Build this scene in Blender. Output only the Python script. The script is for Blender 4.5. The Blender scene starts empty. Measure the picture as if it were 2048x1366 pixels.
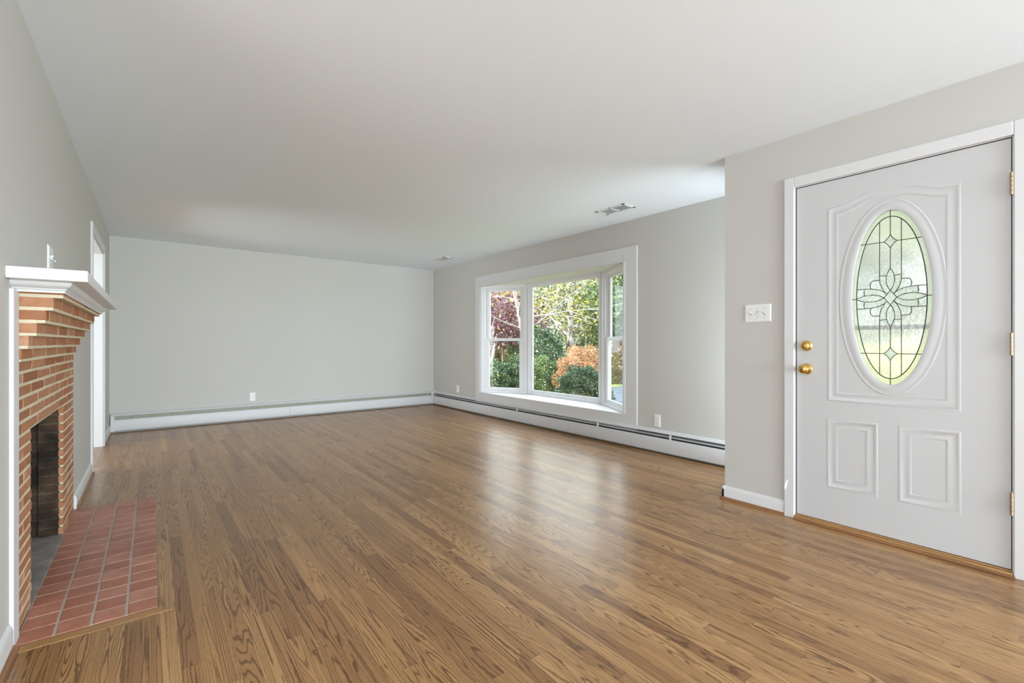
import bpy, bmesh, math, random
import numpy as np
from mathutils import Vector, Matrix

# ------------------------------------------------------------------ scene set-up
SC = bpy.context.scene
COL = SC.collection
H = 2.42                       # ceiling height
XL, YB, XR, XD, YD = -0.405, 7.520, 4.049, 3.211, 1.666   # left wall, far wall, window wall, door wall, corner of door wall
YN = -6.5                      # wall behind the camera
TH = 0.6616                    # camera yaw
FPX, Y0, CH = 926.79, 685.36, 1.107
GZ = -0.45                     # ground level outside

cam_data = bpy.data.cameras.new('camera')
cam = bpy.data.objects.new('camera', cam_data)
COL.objects.link(cam)
cam.location = (0, 0, CH)
cam.rotation_euler = (math.pi / 2, 0, -TH)
cam_data.sensor_width = 36
cam_data.lens = FPX / 2048 * 36
cam_data.shift_y = (Y0 - 683) / 2048
cam_data.clip_start = 0.02
cam_data.clip_end = 300
SC.camera = cam

SC.view_settings.view_transform = 'Standard'
SC.view_settings.look = 'None'
SC.view_settings.gamma = 1
SC.view_settings.use_curve_mapping = False
SC.view_settings.exposure = 0.50
SC.cycles.use_denoising = True
SC.cycles.max_bounces = 10
SC.cycles.diffuse_bounces = 6
SC.cycles.sample_clamp_indirect = 6

world = bpy.data.worlds.new('sky')
SC.world = world
world.use_nodes = True
bgn = world.node_tree.nodes['Background']
bgn.inputs['Color'].default_value = (0.80, 0.90, 1.0, 1)
bgn.inputs['Strength'].default_value = 4.2

def lamp(name, kind, loc, direction, energy, color=(1, 1, 1), size=None):
    d = bpy.data.lights.new(name, kind)
    d.energy = energy
    d.color = color
    if size and kind == 'AREA':
        d.shape = 'RECTANGLE'
        d.size, d.size_y = size
    o = bpy.data.objects.new(name, d)
    COL.objects.link(o)
    o.location = loc
    o.rotation_euler = Vector(direction).to_track_quat('-Z', 'Z').to_euler()
    return o

sun = lamp('sun', 'SUN', (0, 0, 20), (0.80, -0.22, -0.66), 8.5, (1.0, 0.93, 0.80))
sun.data.angle = math.radians(0.6)
# fill lights added out of view to brighten the room, no such sources known
FILL_TINT = (0.80, 0.92, 1.0)
lamp('added_fill_light', 'AREA', (XD + 0.05, -4.0, 1.0), (-1, 3.5, 1.2), 130, FILL_TINT, (1.2, 1.6))
lamp('added_fill_light', 'AREA', (1.6, YN - 0.10, 1.25), (0, 1, 0.35), 330, FILL_TINT, (2.4, 2.0))
lamp('added_fill_light', 'AREA', (3.68, YD - 0.50, 1.0), (-0.15, 1, 0.20), 21, FILL_TINT, (0.7, 1.8))  # added light on the porch, shining in through the added opening
lamp('added_hall_fill', 'AREA', (-4.1, 5.75, 1.0), (1, 0, 0.35), 135, (0.88, 0.95, 1.0), (2.2, 2.0))  # added light inside the closed hall, which has no window

# ------------------------------------------------------------------ helpers
def lin(c):
    return c / 12.92 if c <= 0.04045 else ((c + 0.055) / 1.055) ** 2.4

def rgb(r, g, b):
    return (lin(r / 255), lin(g / 255), lin(b / 255), 1)

class Nodes:
    def __init__(self, name):
        self.m = bpy.data.materials.new(name)
        self.m.use_nodes = True
        self.t = self.m.node_tree
        self.t.nodes.clear()
    def n(self, kind, ins=None, **props):
        nd = self.t.nodes.new('ShaderNode' + kind)
        for k, v in props.items():
            setattr(nd, k, v)
        for k, v in (ins or {}).items():
            self.put(nd.inputs[k], v)
        return nd
    def put(self, sock, v):
        if isinstance(v, bpy.types.NodeSocket):
            self.t.links.new(v, sock)
        elif isinstance(v, bpy.types.Node):
            self.t.links.new(v.outputs[0], sock)
        else:
            sock.default_value = v
    def math(self, op, a, b=0.0, c=0.0):
        return self.n('Math', {0: a, 1: b, 2: c}, operation=op).outputs[0]
    def mix(self, f, a, b, mode='MIX'):
        nd = self.n('Mix', data_type='RGBA', blend_type=mode)
        self.put(nd.inputs[0], f); self.put(nd.inputs[6], a); self.put(nd.inputs[7], b)
        return nd.outputs[2]
    def ramp(self, f, stops, interp='LINEAR'):
        nd = self.n('ValToRGB', {0: f})
        cr = nd.color_ramp
        cr.interpolation = interp
        while len(cr.elements) < len(stops):
            cr.elements.new(0.5)
        for e, (p, c) in zip(cr.elements, stops):
            e.position = p; e.color = c
        return nd.outputs[0]
    def out(self, shader):
        o = self.n('OutputMaterial')
        self.put(o.inputs[0], shader)
        return self.m

def g(v):
    return (v, v, v, 1)

def plain(name, color, rough=0.5, metal=0.0, spec=0.5, bump=0.0, bscale=200, vary=0.0, vscale=3.0, coat=0.0):
    k = Nodes(name)
    tc = k.n('TexCoord').outputs['Object']
    col = color
    if vary:
        nz = k.n('TexNoise', {'Vector': tc, 'Scale': vscale, 'Detail': 4.0})
        d = tuple(c * (1 - vary) for c in color[:3]) + (1,)
        col = k.mix(nz.outputs['Fac'], color, d)
    p = k.n('BsdfPrincipled', {'Base Color': col, 'Roughness': rough, 'Metallic': metal, 'Specular IOR Level': spec, 'Coat Weight': coat})
    if bump:
        nz2 = k.n('TexNoise', {'Vector': tc, 'Scale': float(bscale), 'Detail': 3.0})
        b = k.n('Bump', {'Height': nz2.outputs['Fac'], 'Strength': bump, 'Distance': 0.002})
        k.put(p.inputs['Normal'], b)
    return k.out(p)

class MB:
    """collects vertices and faces; build() links them as one mesh object"""
    def __init__(self):
        self.v, self.f = [], []
    def add(self, vs, fs):
        o = len(self.v)
        self.v += [tuple(p) for p in vs]
        self.f += [tuple(i + o for i in f) for f in fs]
        return self
    def box(self, a, b):
        x0, y0, z0 = (min(a[i], b[i]) for i in range(3))
        x1, y1, z1 = (max(a[i], b[i]) for i in range(3))
        return self.hexa([(x0, y0, z0), (x1, y0, z0), (x1, y1, z0), (x0, y1, z0)], [(x0, y0, z1), (x1, y0, z1), (x1, y1, z1), (x0, y1, z1)])
    def hexa(self, bot, top):
        return self.add(list(bot) + list(top), [(3, 2, 1, 0), (4, 5, 6, 7), (0, 1, 5, 4), (1, 2, 6, 5), (2, 3, 7, 6), (3, 0, 4, 7)])
    def prism(self, poly, fn, t0, t1):
        """poly: list of 2-D points; fn(p, t) -> 3-D; extruded from t0 to t1"""
        n = len(poly)
        vs = [fn(p, t0) for p in poly] + [fn(p, t1) for p in poly]
        fs = [tuple(range(n))[::-1], tuple(range(n, 2 * n))] + [(i, (i + 1) % n, n + (i + 1) % n, n + i) for i in range(n)]
        return self.add(vs, fs)
    def sweep(self, rows, closed=False, caps=True):
        """rows: list of equal-length rings of points; skins them"""
        m = len(rows[0]); vs = [p for r in rows for p in r]; fs = []
        R = len(rows)
        for i in range(R if closed else R - 1):
            a, b = i * m, ((i + 1) % R) * m
            for j in range(m):
                fs.append((a + j, a + (j + 1) % m, b + (j + 1) % m, b + j))
        if caps and not closed:
            fs.append(tuple(range(m))[::-1]); fs.append(tuple(range((R - 1) * m, R * m)))
        return self.add(vs, fs)
    def strip(self, rows, closed=False):
        """open profile strip"""
        m = len(rows[0]); vs = [p for r in rows for p in r]; fs = []
        R = len(rows)
        for i in range(R if closed else R - 1):
            a, b = i * m, ((i + 1) % R) * m
            for j in range(m - 1):
                fs.append((a + j, a + j + 1, b + j + 1, b + j))
        return self.add(vs, fs)
    def tube(self, pts, rad, sides=8, closed=False):
        pts = [Vector(p) for p in pts]
        n = len(pts)
        rads = rad if isinstance(rad, (list, tuple)) else [rad] * n
        rows = []
        ref = None
        for i, p in enumerate(pts):
            if closed:
                t = (pts[(i + 1) % n] - pts[i - 1])
            else:
                t = pts[min(i + 1, n - 1)] - pts[max(i - 1, 0)]
            t.normalize()
            if ref is None:
                ref = Vector((0, 0, 1)) if abs(t.z) < 0.9 else Vector((1, 0, 0))
            u = ref - t * ref.dot(t)
            if u.length < 1e-4:
                u = Vector((1, 0, 0)) - t * t.x
            u.normalize(); ref = u
            w = t.cross(u)
            rows.append([p + (u * math.cos(2 * math.pi * k / sides) + w * math.sin(2 * math.pi * k / sides)) * rads[i] for k in range(sides)])
        return self.sweep(rows, closed)
    def lathe(self, prof, org, axis, seg=32):
        """prof: (distance along axis, radius)"""
        a = Vector(axis).normalized(); o = Vector(org)
        u = Vector((0, 0, 1)) if abs(a.z) < 0.9 else Vector((1, 0, 0))
        u = (u - a * u.dot(a)).normalized(); w = a.cross(u)
        rows = [[o + a * d + (u * math.cos(2 * math.pi * k / seg) + w * math.sin(2 * math.pi * k / seg)) * max(r, 1e-4) for k in range(seg)] for d, r in prof]
        return self.sweep(rows)
    def build(self, name, mat, parent=None, bevel=0.0, smooth=False, seg=2, angle=40):
        me = bpy.data.meshes.new(name)
        org = Vector((0, 0, 0))
        if parent is not None:
            org = parent.matrix_world_org if False else Vector(parent.get('_o', (0, 0, 0)))
        me.from_pydata([tuple(Vector(p) - org) for p in self.v], [], self.f)
        bm = bmesh.new(); bm.from_mesh(me)
        bmesh.ops.recalc_face_normals(bm, faces=bm.faces)
        bm.to_mesh(me); bm.free()
        me.materials.append(mat)
        o = bpy.data.objects.new(name, me)
        COL.objects.link(o)
        if parent is not None:
            o.parent = parent
            o['_o'] = list(org)
        if smooth:
            me.polygons.foreach_set('use_smooth', [True] * len(me.polygons))
            me.set_sharp_from_angle(angle=math.radians(angle))
        if bevel:
            b = o.modifiers.new('bevel', 'BEVEL'); b.width = bevel; b.segments = seg; b.limit_method = 'ANGLE'; b.angle_limit = math.radians(35)
            b.harden_normals = False
        return o

def tag(o, label=None, cat=None, group=None, kind=None):
    if label: o['label'] = label
    if cat: o['category'] = cat
    if group: o['group'] = group
    if kind: o['kind'] = kind
    return o

def thing(name, loc, label=None, cat=None, group=None, kind=None):
    o = bpy.data.objects.new(name, None)
    COL.objects.link(o)
    o.location = loc
    o.empty_display_size = 0.1
    o['_o'] = list(loc)
    return tag(o, label, cat, group, kind)

def boxes(*bs):
    m = MB()
    for a, b in bs:
        m.box(a, b)
    return m

def struct(o, label=None):
    return tag(o, label, None, None, 'structure')

# ------------------------------------------------------------------ materials
M = {}
M['wall'] = plain('warm_grey_paint', (0.575, 0.56, 0.528, 1), 0.75, spec=0.3, bump=0.05, bscale=350)
M['ceiling'] = plain('ceiling_paint', (0.865, 0.925, 0.98, 1), 0.85, spec=0.2, bump=0.04, bscale=300)
M['trim'] = plain('white_trim_paint', (0.70, 0.70, 0.705, 1), 0.38, spec=0.45)
M['door'] = plain('white_door_paint', (0.585, 0.585, 0.59, 1), 0.42, spec=0.4, bump=0.03, bscale=500)
M['vinyl'] = plain('white_vinyl', (0.80, 0.80, 0.82, 1), 0.35)
M['heater'] = plain('white_enamel', (0.64, 0.635, 0.645, 1), 0.40, vary=0.03)
M['damper'] = plain('grey_green_damper_paint', rgb(150, 153, 138), 0.5, vary=0.12, vscale=9)
M['heater_dark'] = plain('dusty_fin_metal', (0.10, 0.095, 0.085, 1), 0.6, metal=0.4, vary=0.4, vscale=30)
M['heater_inner'] = plain('shaded_inner_metal', (0.09, 0.09, 0.085, 1), 0.7)  # shade of the heater slots put into the back panel colour
M['screw'] = plain('dark_screw', (0.05, 0.05, 0.045, 1), 0.4, metal=0.8)
M['plate'] = plain('white_plastic', (0.83, 0.83, 0.81, 1), 0.30)
M['slot'] = plain('dark_slot', (0.18, 0.18, 0.18, 1), 0.6)
M['brass'] = plain('polished_brass', (0.78, 0.52, 0.16, 1), 0.14, metal=1.0)
M['brass_old'] = plain('aged_brass', (0.50, 0.38, 0.24, 1), 0.32, metal=1.0)
M['came'] = plain('lead_came', (0.055, 0.05, 0.045, 1), 0.45, metal=0.6)
M['gap_dark'] = plain('dark_gap_filler', (0.03, 0.03, 0.03, 1), 0.8)
M['metal_grey'] = plain('grey_aluminium', (0.10, 0.10, 0.10, 1), 0.5, metal=0.3)
M['vent_dark'] = plain('vent_shade_and_screw_grey', (0.34, 0.34, 0.34, 1), 0.8)
M['siding'] = plain('white_siding', (0.7, 0.7, 0.7, 1), 0.6)
M['roofing'] = plain('roof_shingle', (0.08, 0.08, 0.08, 1), 0.9)

def mat_floor():
    k = Nodes('stained_oak_strip_floor')
    tc = k.n('TexCoord').outputs['Object']
    sp = k.n('SeparateXYZ', {0: tc})
    X, Y = sp.outputs[0], sp.outputs[1]
    bw = 0.0535
    # the boards end on one line beside the hearth, where the hall strips start
    zone = k.math('MULTIPLY', k.math('GREATER_THAN', Y, 5.25), k.math('LESS_THAN', X, 0.0265))
    xr = k.math('DIVIDE', k.math('SUBTRACT', X, 0.027), bw)
    row = k.math('ADD', k.math('FLOOR', xr), k.math('MULTIPLY', zone, 411.0))
    fx = k.math('FRACT', k.math('ADD', xr, 100.0))
    w1 = k.n('TexWhiteNoise', {'W': row}, noise_dimensions='1D').outputs['Value']
    w2 = k.n('TexWhiteNoise', {'W': k.math('ADD', row, 0.37)}, noise_dimensions='1D').outputs['Value']
    L = k.math('ADD', 0.65, k.math('MULTIPLY', w2, 0.75))
    yy = k.math('DIVIDE', k.math('ADD', Y, k.math('MULTIPLY', w1, 23.0)), L)
    seg = k.math('FLOOR', yy)
    fy = k.math('FRACT', k.math('ADD', yy, 100.0))
    idv = k.n('CombineXYZ', {0: row, 1: seg, 2: zone})
    wn = k.n('TexWhiteNoise', {'Vector': idv}, noise_dimensions='3D')
    r = wn.outputs['Value']
    cs = k.n('SeparateColor', {0: wn.outputs['Color']})
    r2, r3, r4 = cs.outputs[0], cs.outputs[1], cs.outputs[2]
    # growth rings: contour lines of a stretched noise, different on every strip
    plain_sawn = k.math('GREATER_THAN', r3, 0.42)
    sx = k.math('ADD', k.math('MULTIPLY', plain_sawn, -6.0), 17.0)
    sy = k.math('ADD', k.math('MULTIPLY', plain_sawn, 0.62), 0.28)
    gv = k.n('CombineXYZ', {0: k.math('ADD', k.math('MULTIPLY', X, sx), k.math('MULTIPLY', r2, 91.0)),
                            1: k.math('ADD', k.math('MULTIPLY', Y, sy), k.math('MULTIPLY', r4, 57.0)),
                            2: k.math('MULTIPLY', r, 33.0)})
    wob = k.n('TexNoise', {'Vector': tc, 'Scale': 26.0, 'Detail': 2.0})
    nz = k.n('TexNoise', {'Vector': gv, 'Scale': 1.0, 'Detail': 2.2, 'Roughness': 0.42})
    ringv = k.math('ADD', k.math('MULTIPLY', nz.outputs['Fac'], k.math('ADD', 120.0, k.math('MULTIPLY', r2, 90.0))), k.math('MULTIPLY', wob.outputs['Fac'], 3.0))
    ring = k.math('POWER', k.math('ADD', k.math('MULTIPLY', k.math('SINE', ringv), 0.5), 0.5), 3.4)
    # open pores, short dark dashes along the grain
    pv = k.n('CombineXYZ', {0: k.math('MULTIPLY', X, 620.0), 1: k.math('MULTIPLY', Y, 26.0), 2: k.math('MULTIPLY', r, 40.0)})
    por = k.n('TexNoise', {'Vector': pv, 'Scale': 1.0, 'Detail': 2.0})
    pores = k.math('MULTIPLY', k.math('SUBTRACT', por.outputs['Fac'], 0.5), 1.5)
    pores = k.math('MAXIMUM', pores, 0.0)
    tone = k.ramp(r, [(0.0, rgb(130, 92, 58)), (0.18, rgb(156, 116, 74)), (0.6, rgb(170, 129, 84)), (1.0, rgb(188, 147, 99))])
    cloud = k.n('TexNoise', {'Vector': tc, 'Scale': 3.2, 'Detail': 3.0})
    tone = k.mix(k.math('MULTIPLY', cloud.outputs['Fac'], 0.35), tone, rgb(158, 118, 78))
    amt = k.math('MULTIPLY', ring, k.math('ADD', 0.55, k.math('MULTIPLY', r4, 0.40)))
    amt = k.math('ADD', amt, k.math('MULTIPLY', pores, 0.8))
    amt = k.math('MINIMUM', amt, 0.85)
    col = k.mix(amt, tone, rgb(92, 60, 36))
    gap = k.math('MAXIMUM', k.math('LESS_THAN', fx, 0.022), k.math('LESS_THAN', k.math('MULTIPLY', fy, L), 0.0016))
    col = k.mix(k.math('MULTIPLY', gap, 0.55), col, rgb(70, 48, 32))
    hgt = k.math('SUBTRACT', k.math('MULTIPLY', ring, -0.25), k.math('ADD', k.math('MULTIPLY', gap, 1.0), k.math('MULTIPLY', pores, 0.5)))
    b2 = k.n('Bump', {'Height': hgt, 'Strength': 0.05, 'Distance': 0.0006})
    p = k.n('BsdfPrincipled', {'Base Color': col, 'Roughness': k.math('ADD', 0.26, k.math('MULTIPLY', cloud.outputs['Fac'], 0.06)), 'Specular IOR Level': 0.62, 'Specular Tint': (1.0, 0.90, 0.78, 1), 'Normal': b2.outputs[0]})
    return k.out(p)
M['floor'] = mat_floor()

def mat_oak(name, along, c0, c1, cd):
    """solid oak with the grain along one axis"""
    k = Nodes(name)
    tc = k.n('TexCoord').outputs['Object']
    sc = [40.0, 40.0, 40.0]; sc[along] = 1.6
    mp = k.n('Mapping', {'Vector': tc, 'Scale': tuple(sc)})
    nz = k.n('TexNoise', {'Vector': mp.outputs[0], 'Scale': 1.0, 'Detail': 3.0})
    ring = k.math('POWER', k.math('ADD', k.math('MULTIPLY', k.math('SINE', k.math('MULTIPLY', nz.outputs['Fac'], 40.0)), 0.5), 0.5), 2.0)
    col = k.mix(nz.outputs['Fac'], c0, c1)
    col = k.mix(k.math('MULTIPLY', ring, 0.5), col, cd)
    return k.out(k.n('BsdfPrincipled', {'Base Color': col, 'Roughness': 0.38}))
M['oak_y'] = mat_oak('oak_along_y', 1, rgb(196, 152, 100), rgb(160, 118, 72), rgb(120, 82, 46))
M['oak_x'] = mat_oak('oak_along_x', 0, rgb(190, 148, 98), rgb(160, 118, 72), rgb(110, 76, 44))
M['oak_shoe'] = mat_oak('oak_shoe_moulding', 1, rgb(160, 112, 70), rgb(128, 86, 52), rgb(96, 62, 38))
M['oak_pale'] = mat_oak('worn_pale_oak', 1, rgb(205, 180, 135), rgb(180, 150, 105), rgb(150, 118, 80))

def mat_brick():
    k = Nodes('roman_brick')
    geo = k.n('NewGeometry')
    r = geo.outputs['Random Per Island']
    tc = k.n('TexCoord').outputs['Object']
    n1 = k.n('TexNoise', {'Vector': tc, 'Scale': 22.0, 'Detail': 5.0, 'Roughness': 0.65})
    n2 = k.n('TexNoise', {'Vector': tc, 'Scale': 140.0, 'Detail': 3.0})
    n3 = k.n('TexNoise', {'Vector': tc, 'Scale': 6.0, 'Detail': 3.0})
    base = k.ramp(r, [(0.0, rgb(152, 100, 72)), (0.3, rgb(180, 130, 97)), (0.6, rgb(190, 144, 112)), (0.85, rgb(166, 104, 70)), (1.0, rgb(196, 156, 126))])
    col = k.mix(k.ramp(n1.outputs['Fac'], [(0.35, g(0)), (0.75, g(0.65))]), base, rgb(158, 104, 70))
    col = k.mix(k.ramp(n2.outputs['Fac'], [(0.62, g(0)), (0.72, g(0.5))]), col, rgb(90, 66, 52))
    col = k.mix(k.ramp(n3.outputs['Fac'], [(0.60, g(0)), (0.72, g(0.35))]), col, rgb(214, 190, 160))
    b = k.n('Bump', {'Height': k.math('ADD', n2.outputs['Fac'], k.math('MULTIPLY', n1.outputs['Fac'], 2.0)), 'Strength': 0.5, 'Distance': 0.002})
    return k.out(k.n('BsdfPrincipled', {'Base Color': col, 'Roughness': 0.85, 'Specular IOR Level': 0.25, 'Normal': b.outputs[0]}))
M['brick'] = mat_brick()
M['mortar'] = plain('cream_mortar', rgb(226, 214, 186), 0.95, spec=0.1, bump=0.6, bscale=160, vary=0.25, vscale=40)

def mat_soot(name, ca, cb):
    k = Nodes(name)
    tc = k.n('TexCoord').outputs['Object']
    n1 = k.n('TexNoise', {'Vector': tc, 'Scale': 9.0, 'Detail': 5.0})
    col = k.mix(k.ramp(n1.outputs['Fac'], [(0.4, g(0)), (0.7, g(1))]), ca, cb)
    return k.out(k.n('BsdfPrincipled', {'Base Color': col, 'Roughness': 0.9, 'Specular IOR Level': 0.2}))
M['soot_brick'] = mat_soot('sooty_firebrick', (0.024, 0.017, 0.013, 1), (0.085, 0.052, 0.033, 1))
M['soot_mortar'] = mat_soot('sooty_mortar', (0.03, 0.025, 0.02, 1), (0.14, 0.10, 0.065, 1))
M['ash_floor'] = mat_soot('ash_grey_firebox_floor', rgb(140, 133, 131), rgb(176, 166, 162))

def mat_tile():
    k = Nodes('red_quarry_tile')
    r = k.n('NewGeometry').outputs['Random Per Island']
    tc = k.n('TexCoord').outputs['Object']
    n1 = k.n('TexNoise', {'Vector': tc, 'Scale': 14.0, 'Detail': 5.0, 'Roughness': 0.6})
    n2 = k.n('TexNoise', {'Vector': tc, 'Scale': 90.0, 'Detail': 2.0})
    base = k.ramp(r, [(0.0, rgb(168, 110, 90)), (0.5, rgb(186, 126, 106)), (1.0, rgb(196, 140, 122))])
    col = k.mix(k.ramp(n1.outputs['Fac'], [(0.4, g(0)), (0.7, g(0.6))]), base, rgb(156, 92, 68))
    col = k.mix(k.ramp(n2.outputs['Fac'], [(0.72, g(0)), (0.78, g(0.7))]), col, rgb(220, 180, 150))
    return k.out(k.n('BsdfPrincipled', {'Base Color': col, 'Roughness': 0.42, 'Specular IOR Level': 0.5}))
M['tile'] = mat_tile()
M['grout'] = plain('grey_grout', rgb(196, 186, 176), 0.9, vary=0.25, vscale=30)

def mat_pane():
    k = Nodes('clear_window_pane')
    tr = k.n('BsdfTransparent', {'Color': (0.97, 0.985, 0.975, 1)})
    gl = k.n('BsdfGlossy', {'Roughness': 0.02})
    lw = k.n('LayerWeight', {'Blend': 0.5})
    fr = k.math('ADD', 0.02, k.math('MULTIPLY', k.math('POWER', lw.outputs['Facing'], 5.0), 0.35))
    mx = k.n('MixShader', {0: fr, 1: tr.outputs[0], 2: gl.outputs[0]})
    return k.out(mx)
M['pane'] = mat_pane()

def mat_texglass(name, scale, strength, rough, tint=(1.0, 0.99, 0.98, 1), dist=0.004):
    k = Nodes(name)
    tc = k.n('TexCoord').outputs['Object']
    n1 = k.n('TexNoise', {'Vector': tc, 'Scale': scale, 'Detail': 2.5})
    b = k.n('Bump', {'Height': n1.outputs['Fac'], 'Strength': strength, 'Distance': dist})
    rf = k.n('BsdfRefraction', {'Color': tint, 'Roughness': rough, 'IOR': 1.18, 'Normal': b.outputs[0]})
    tl = k.n('BsdfTranslucent', {'Color': tint, 'Normal': b.outputs[0]})
    gl = k.n('BsdfGlossy', {'Roughness': 0.08, 'Normal': b.outputs[0]})
    m1 = k.n('MixShader', {0: 0.20, 1: rf.outputs[0], 2: tl.outputs[0]})
    mx = k.n('MixShader', {0: 0.06, 1: m1.outputs[0], 2: gl.outputs[0]})
    return k.out(mx)
M['seedy'] = mat_texglass('seedy_glass', 60.0, 0.55, 0.12)
M['border_glass'] = mat_texglass('pebbled_border_glass', 220.0, 0.9, 0.15, (0.99, 0.99, 0.96, 1))
M['bevel_glass'] = mat_texglass('glue_chip_glass', 75.0, 1.0, 0.02, (0.98, 1.0, 1.0, 1), 0.05)

# ------------------------------------------------------------------ room shell
WT = 0.16   # wall thickness
struct(boxes(((-4.5, YN - 0.2, -0.25), (XR, YB + 0.2, 0.0))).build('floor', M['floor']), 'brown stained oak strip floor')
struct(boxes(((-4.6, YN - 0.2, H), (XR + 0.55, YB + 0.3, H + 0.18))).build('ceiling', M['ceiling']), 'flat white ceiling')
struct(boxes(((-4.8, YN - 0.6, H + 0.18), (XR + 0.75, YB + 0.5, H + 0.34))).build('roof', M['roofing']))
struct(boxes(((-4.5, YB, 0), (XR + WT, YB + WT, H))).build('wall_back', M['wall']), 'grey far wall')

# left wall: wide opening added beside the camera for light, firebox, hall doorway
DY0, DY1, DH = 5.331, 6.585, 2.065
FY0, FY1, FZ = 2.806, 3.700, 0.740
BY0, BY1 = 2.515, 4.151
w = MB()
w.box((XL - WT, 1.95, 0), (XL, BY0, H))
w.box((XL - WT, BY0, 1.29), (XL, BY1, H)); w.box((XL - WT, BY1, 0), (XL, DY0, H))
w.box((XL - WT, DY0, DH), (XL, DY1, H)); w.box((XL - WT, DY1, 0), (XL, YB, H))
struct(w.build('wall_left', M['wall']), 'grey wall around the fireplace and hall doorway')
# hall beyond the doorway
w = MB()
w.box((-4.5, 4.3, 0), (-4.34, YB, H)); w.box((-4.34, 4.3, 0), (XL - WT, 4.44, H))
struct(w.build('wall_hall', M['wall']))
# open room behind the camera; its tall openings are added to let light in
def wall_open(m, fn, t0, t1, wins, z0=0.2, z1=2.3):
    e = t0
    for a, b in wins:
        m.prism([(0, 0), (WT, 0), (WT, H), (0, H)], fn, e, a)
        m.prism([(0, 0), (WT, 0), (WT, z0), (0, z0)], fn, a, b); m.prism([(0, z1), (WT, z1), (WT, H), (0, H)], fn, a, b)
        e = b
    m.prism([(0, 0), (WT, 0), (WT, H), (0, H)], fn, e, t1)
    return m
struct(wall_open(MB(), lambda p, t: (t, YN - p[0], p[1]), -3.66, XD + WT, [(-2.7, -0.3), (0.4, 2.8)]).build('wall_near', M['wall']))
struct(wall_open(MB(), lambda p, t: (-3.5 - p[0], t, p[1]), YN, 2.11, [(-0.9, 1.85)]).build('wall_side', M['wall']))
struct(boxes(((-3.5, 1.95, 0), (XL - WT, 2.11, H))).build('wall_return', M['wall']))

# window wall with the bay opening
OY0, OY1, OZ0, OZ1 = 3.208, 6.012, 0.337, 1.990
w = MB()
w.box((XR, YD - WT, 0), (XR + WT, OY0, H)); w.box((XR, OY1, 0), (XR + WT, YB, H))
w.box((XR, OY0, 0), (XR + WT, OY1, OZ0 - 0.03)); w.box((XR, OY0, OZ1 + 0.03), (XR + WT, OY1, H))
struct(w.build('wall_right', M['wall']), 'grey wall with the bay window')
# entry wall with the front door opening and a window opening added for light
DRY0, DRY1, DRZ = 0.272, 1.212, 2.084
w = MB()
w.box((XD, DRY1, 0), (XD + WT, YD, H)); wall_open(w, lambda p, t: (XD + p[0], t, p[1]), YN, DRY0, [(-5.4, -2.6)]); w.box((XD, DRY0, DRZ), (XD + WT, DRY1, H))
# the return wall between entry and living room has an opening added for the fill light
wall_open(w, lambda p, t: (t, YD - p[0], p[1]), XD + WT, XR, [(XD + WT + 0.02, XR - 0.03)], 0.15, 2.2)
struct(w.build('wall_entry', M['wall']), 'grey wall with the front door')

struct(boxes(((XD + WT, -2.6, 2.22), (XD + 3.6, YD - WT - 0.02, 2.40)), ((XD + 3.3, -2.5, GZ), (XD + 3.42, -2.38, 2.22))).build('roof_sky_block', M['siding']), 'white porch roof added over the front step to block the sky')  # roof added to keep bright sky from behind the oval glass
struct(boxes(((XD + WT, -2.4, GZ - 0.02), (XD + 2.4, YD - WT, -0.06))).build('floor_bounce_slab', plain('pale_bounce_slab', (0.55, 0.54, 0.52, 1), 0.9, vary=0.2, vscale=6)), 'pale slab added outside the front door to bounce light')  # pale slab added as a reflector under the porch

# ------------------------------------------------------------------ mouldings
def base_prof(h=0.095, t=0.014):
    return [(0, 0), (t, 0), (t, h - 0.022), (t * 0.75, h - 0.010), (t * 0.35, h - 0.003), (0, h)]
def shoe_prof(t0=0.013, r=0.016):
    return [(t0, 0)] + [(t0 + r * math.cos(a), 0.020 * math.sin(a)) for a in np.linspace(0, math.pi / 2, 6)]

def baseboard(name, segs, label):
    b = None
    for i, (fn, t0, t1) in enumerate(segs):
        pass
    m, s = MB(), MB()
    for fn, t0, t1 in segs:
        m.prism(base_prof(), fn, t0, t1); s.prism(shoe_prof(), fn, t0, t1)
    o = struct(m.build(name, M['trim'], smooth=True, angle=30), label)
    s.build('shoe_moulding', M['oak_shoe'], o, smooth=True, angle=30)
    return o
onL = lambda p, t: (XL + p[0], t, p[1])
onD = lambda p, t: (XD - p[0], t, p[1])
onRet = lambda p, t: (t, YD + p[0], p[1])
baseboard('baseboard_left', [(onL, 4.215, 5.262)], 'white baseboard between hearth and doorway')
baseboard('baseboard_corner', [(onL, DY1 + 0.062, YB - 0.066)], 'short white baseboard in the far left corner')
baseboard('baseboard_near', [(onL, 1.952, 2.415)], 'white baseboard on the near side of the hearth')
baseboard('baseboard_entry', [(onD, 1.272, YD + 0.014), (onRet, XD - 0.014, XR - 0.07)], 'white baseboard beside the front door')
baseboard('baseboard_door', [(onD, YN, DRY0 - 0.07)], 'white baseboard beyond the front door')

# hall doorway casing and jamb
m = MB()
jt = 0.018
m.box((XL - WT - 0.001, DY1 - jt, 0), (XL + 0.001, DY1, DH)); m.box((XL - WT - 0.001, DY0, 0), (XL + 0.001, DY0 + jt, DH)); m.box((XL - WT - 0.001, DY0, DH - jt), (XL + 0.001, DY1, DH))
cw = 0.062
for y in (DY0 - cw + 0.004, DY1 - 0.004):
    m.box((XL, y, 0), (XL + 0.016, y + cw, DH + 0.07))
m.box((XL, DY0 + 0.004, DH - 0.004), (XL + 0.016, DY1 - 0.004, DH + 0.07))
struct(m.build('trim_1', M['trim'], bevel=0.003), 'white casing and jamb of the hall doorway')

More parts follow.
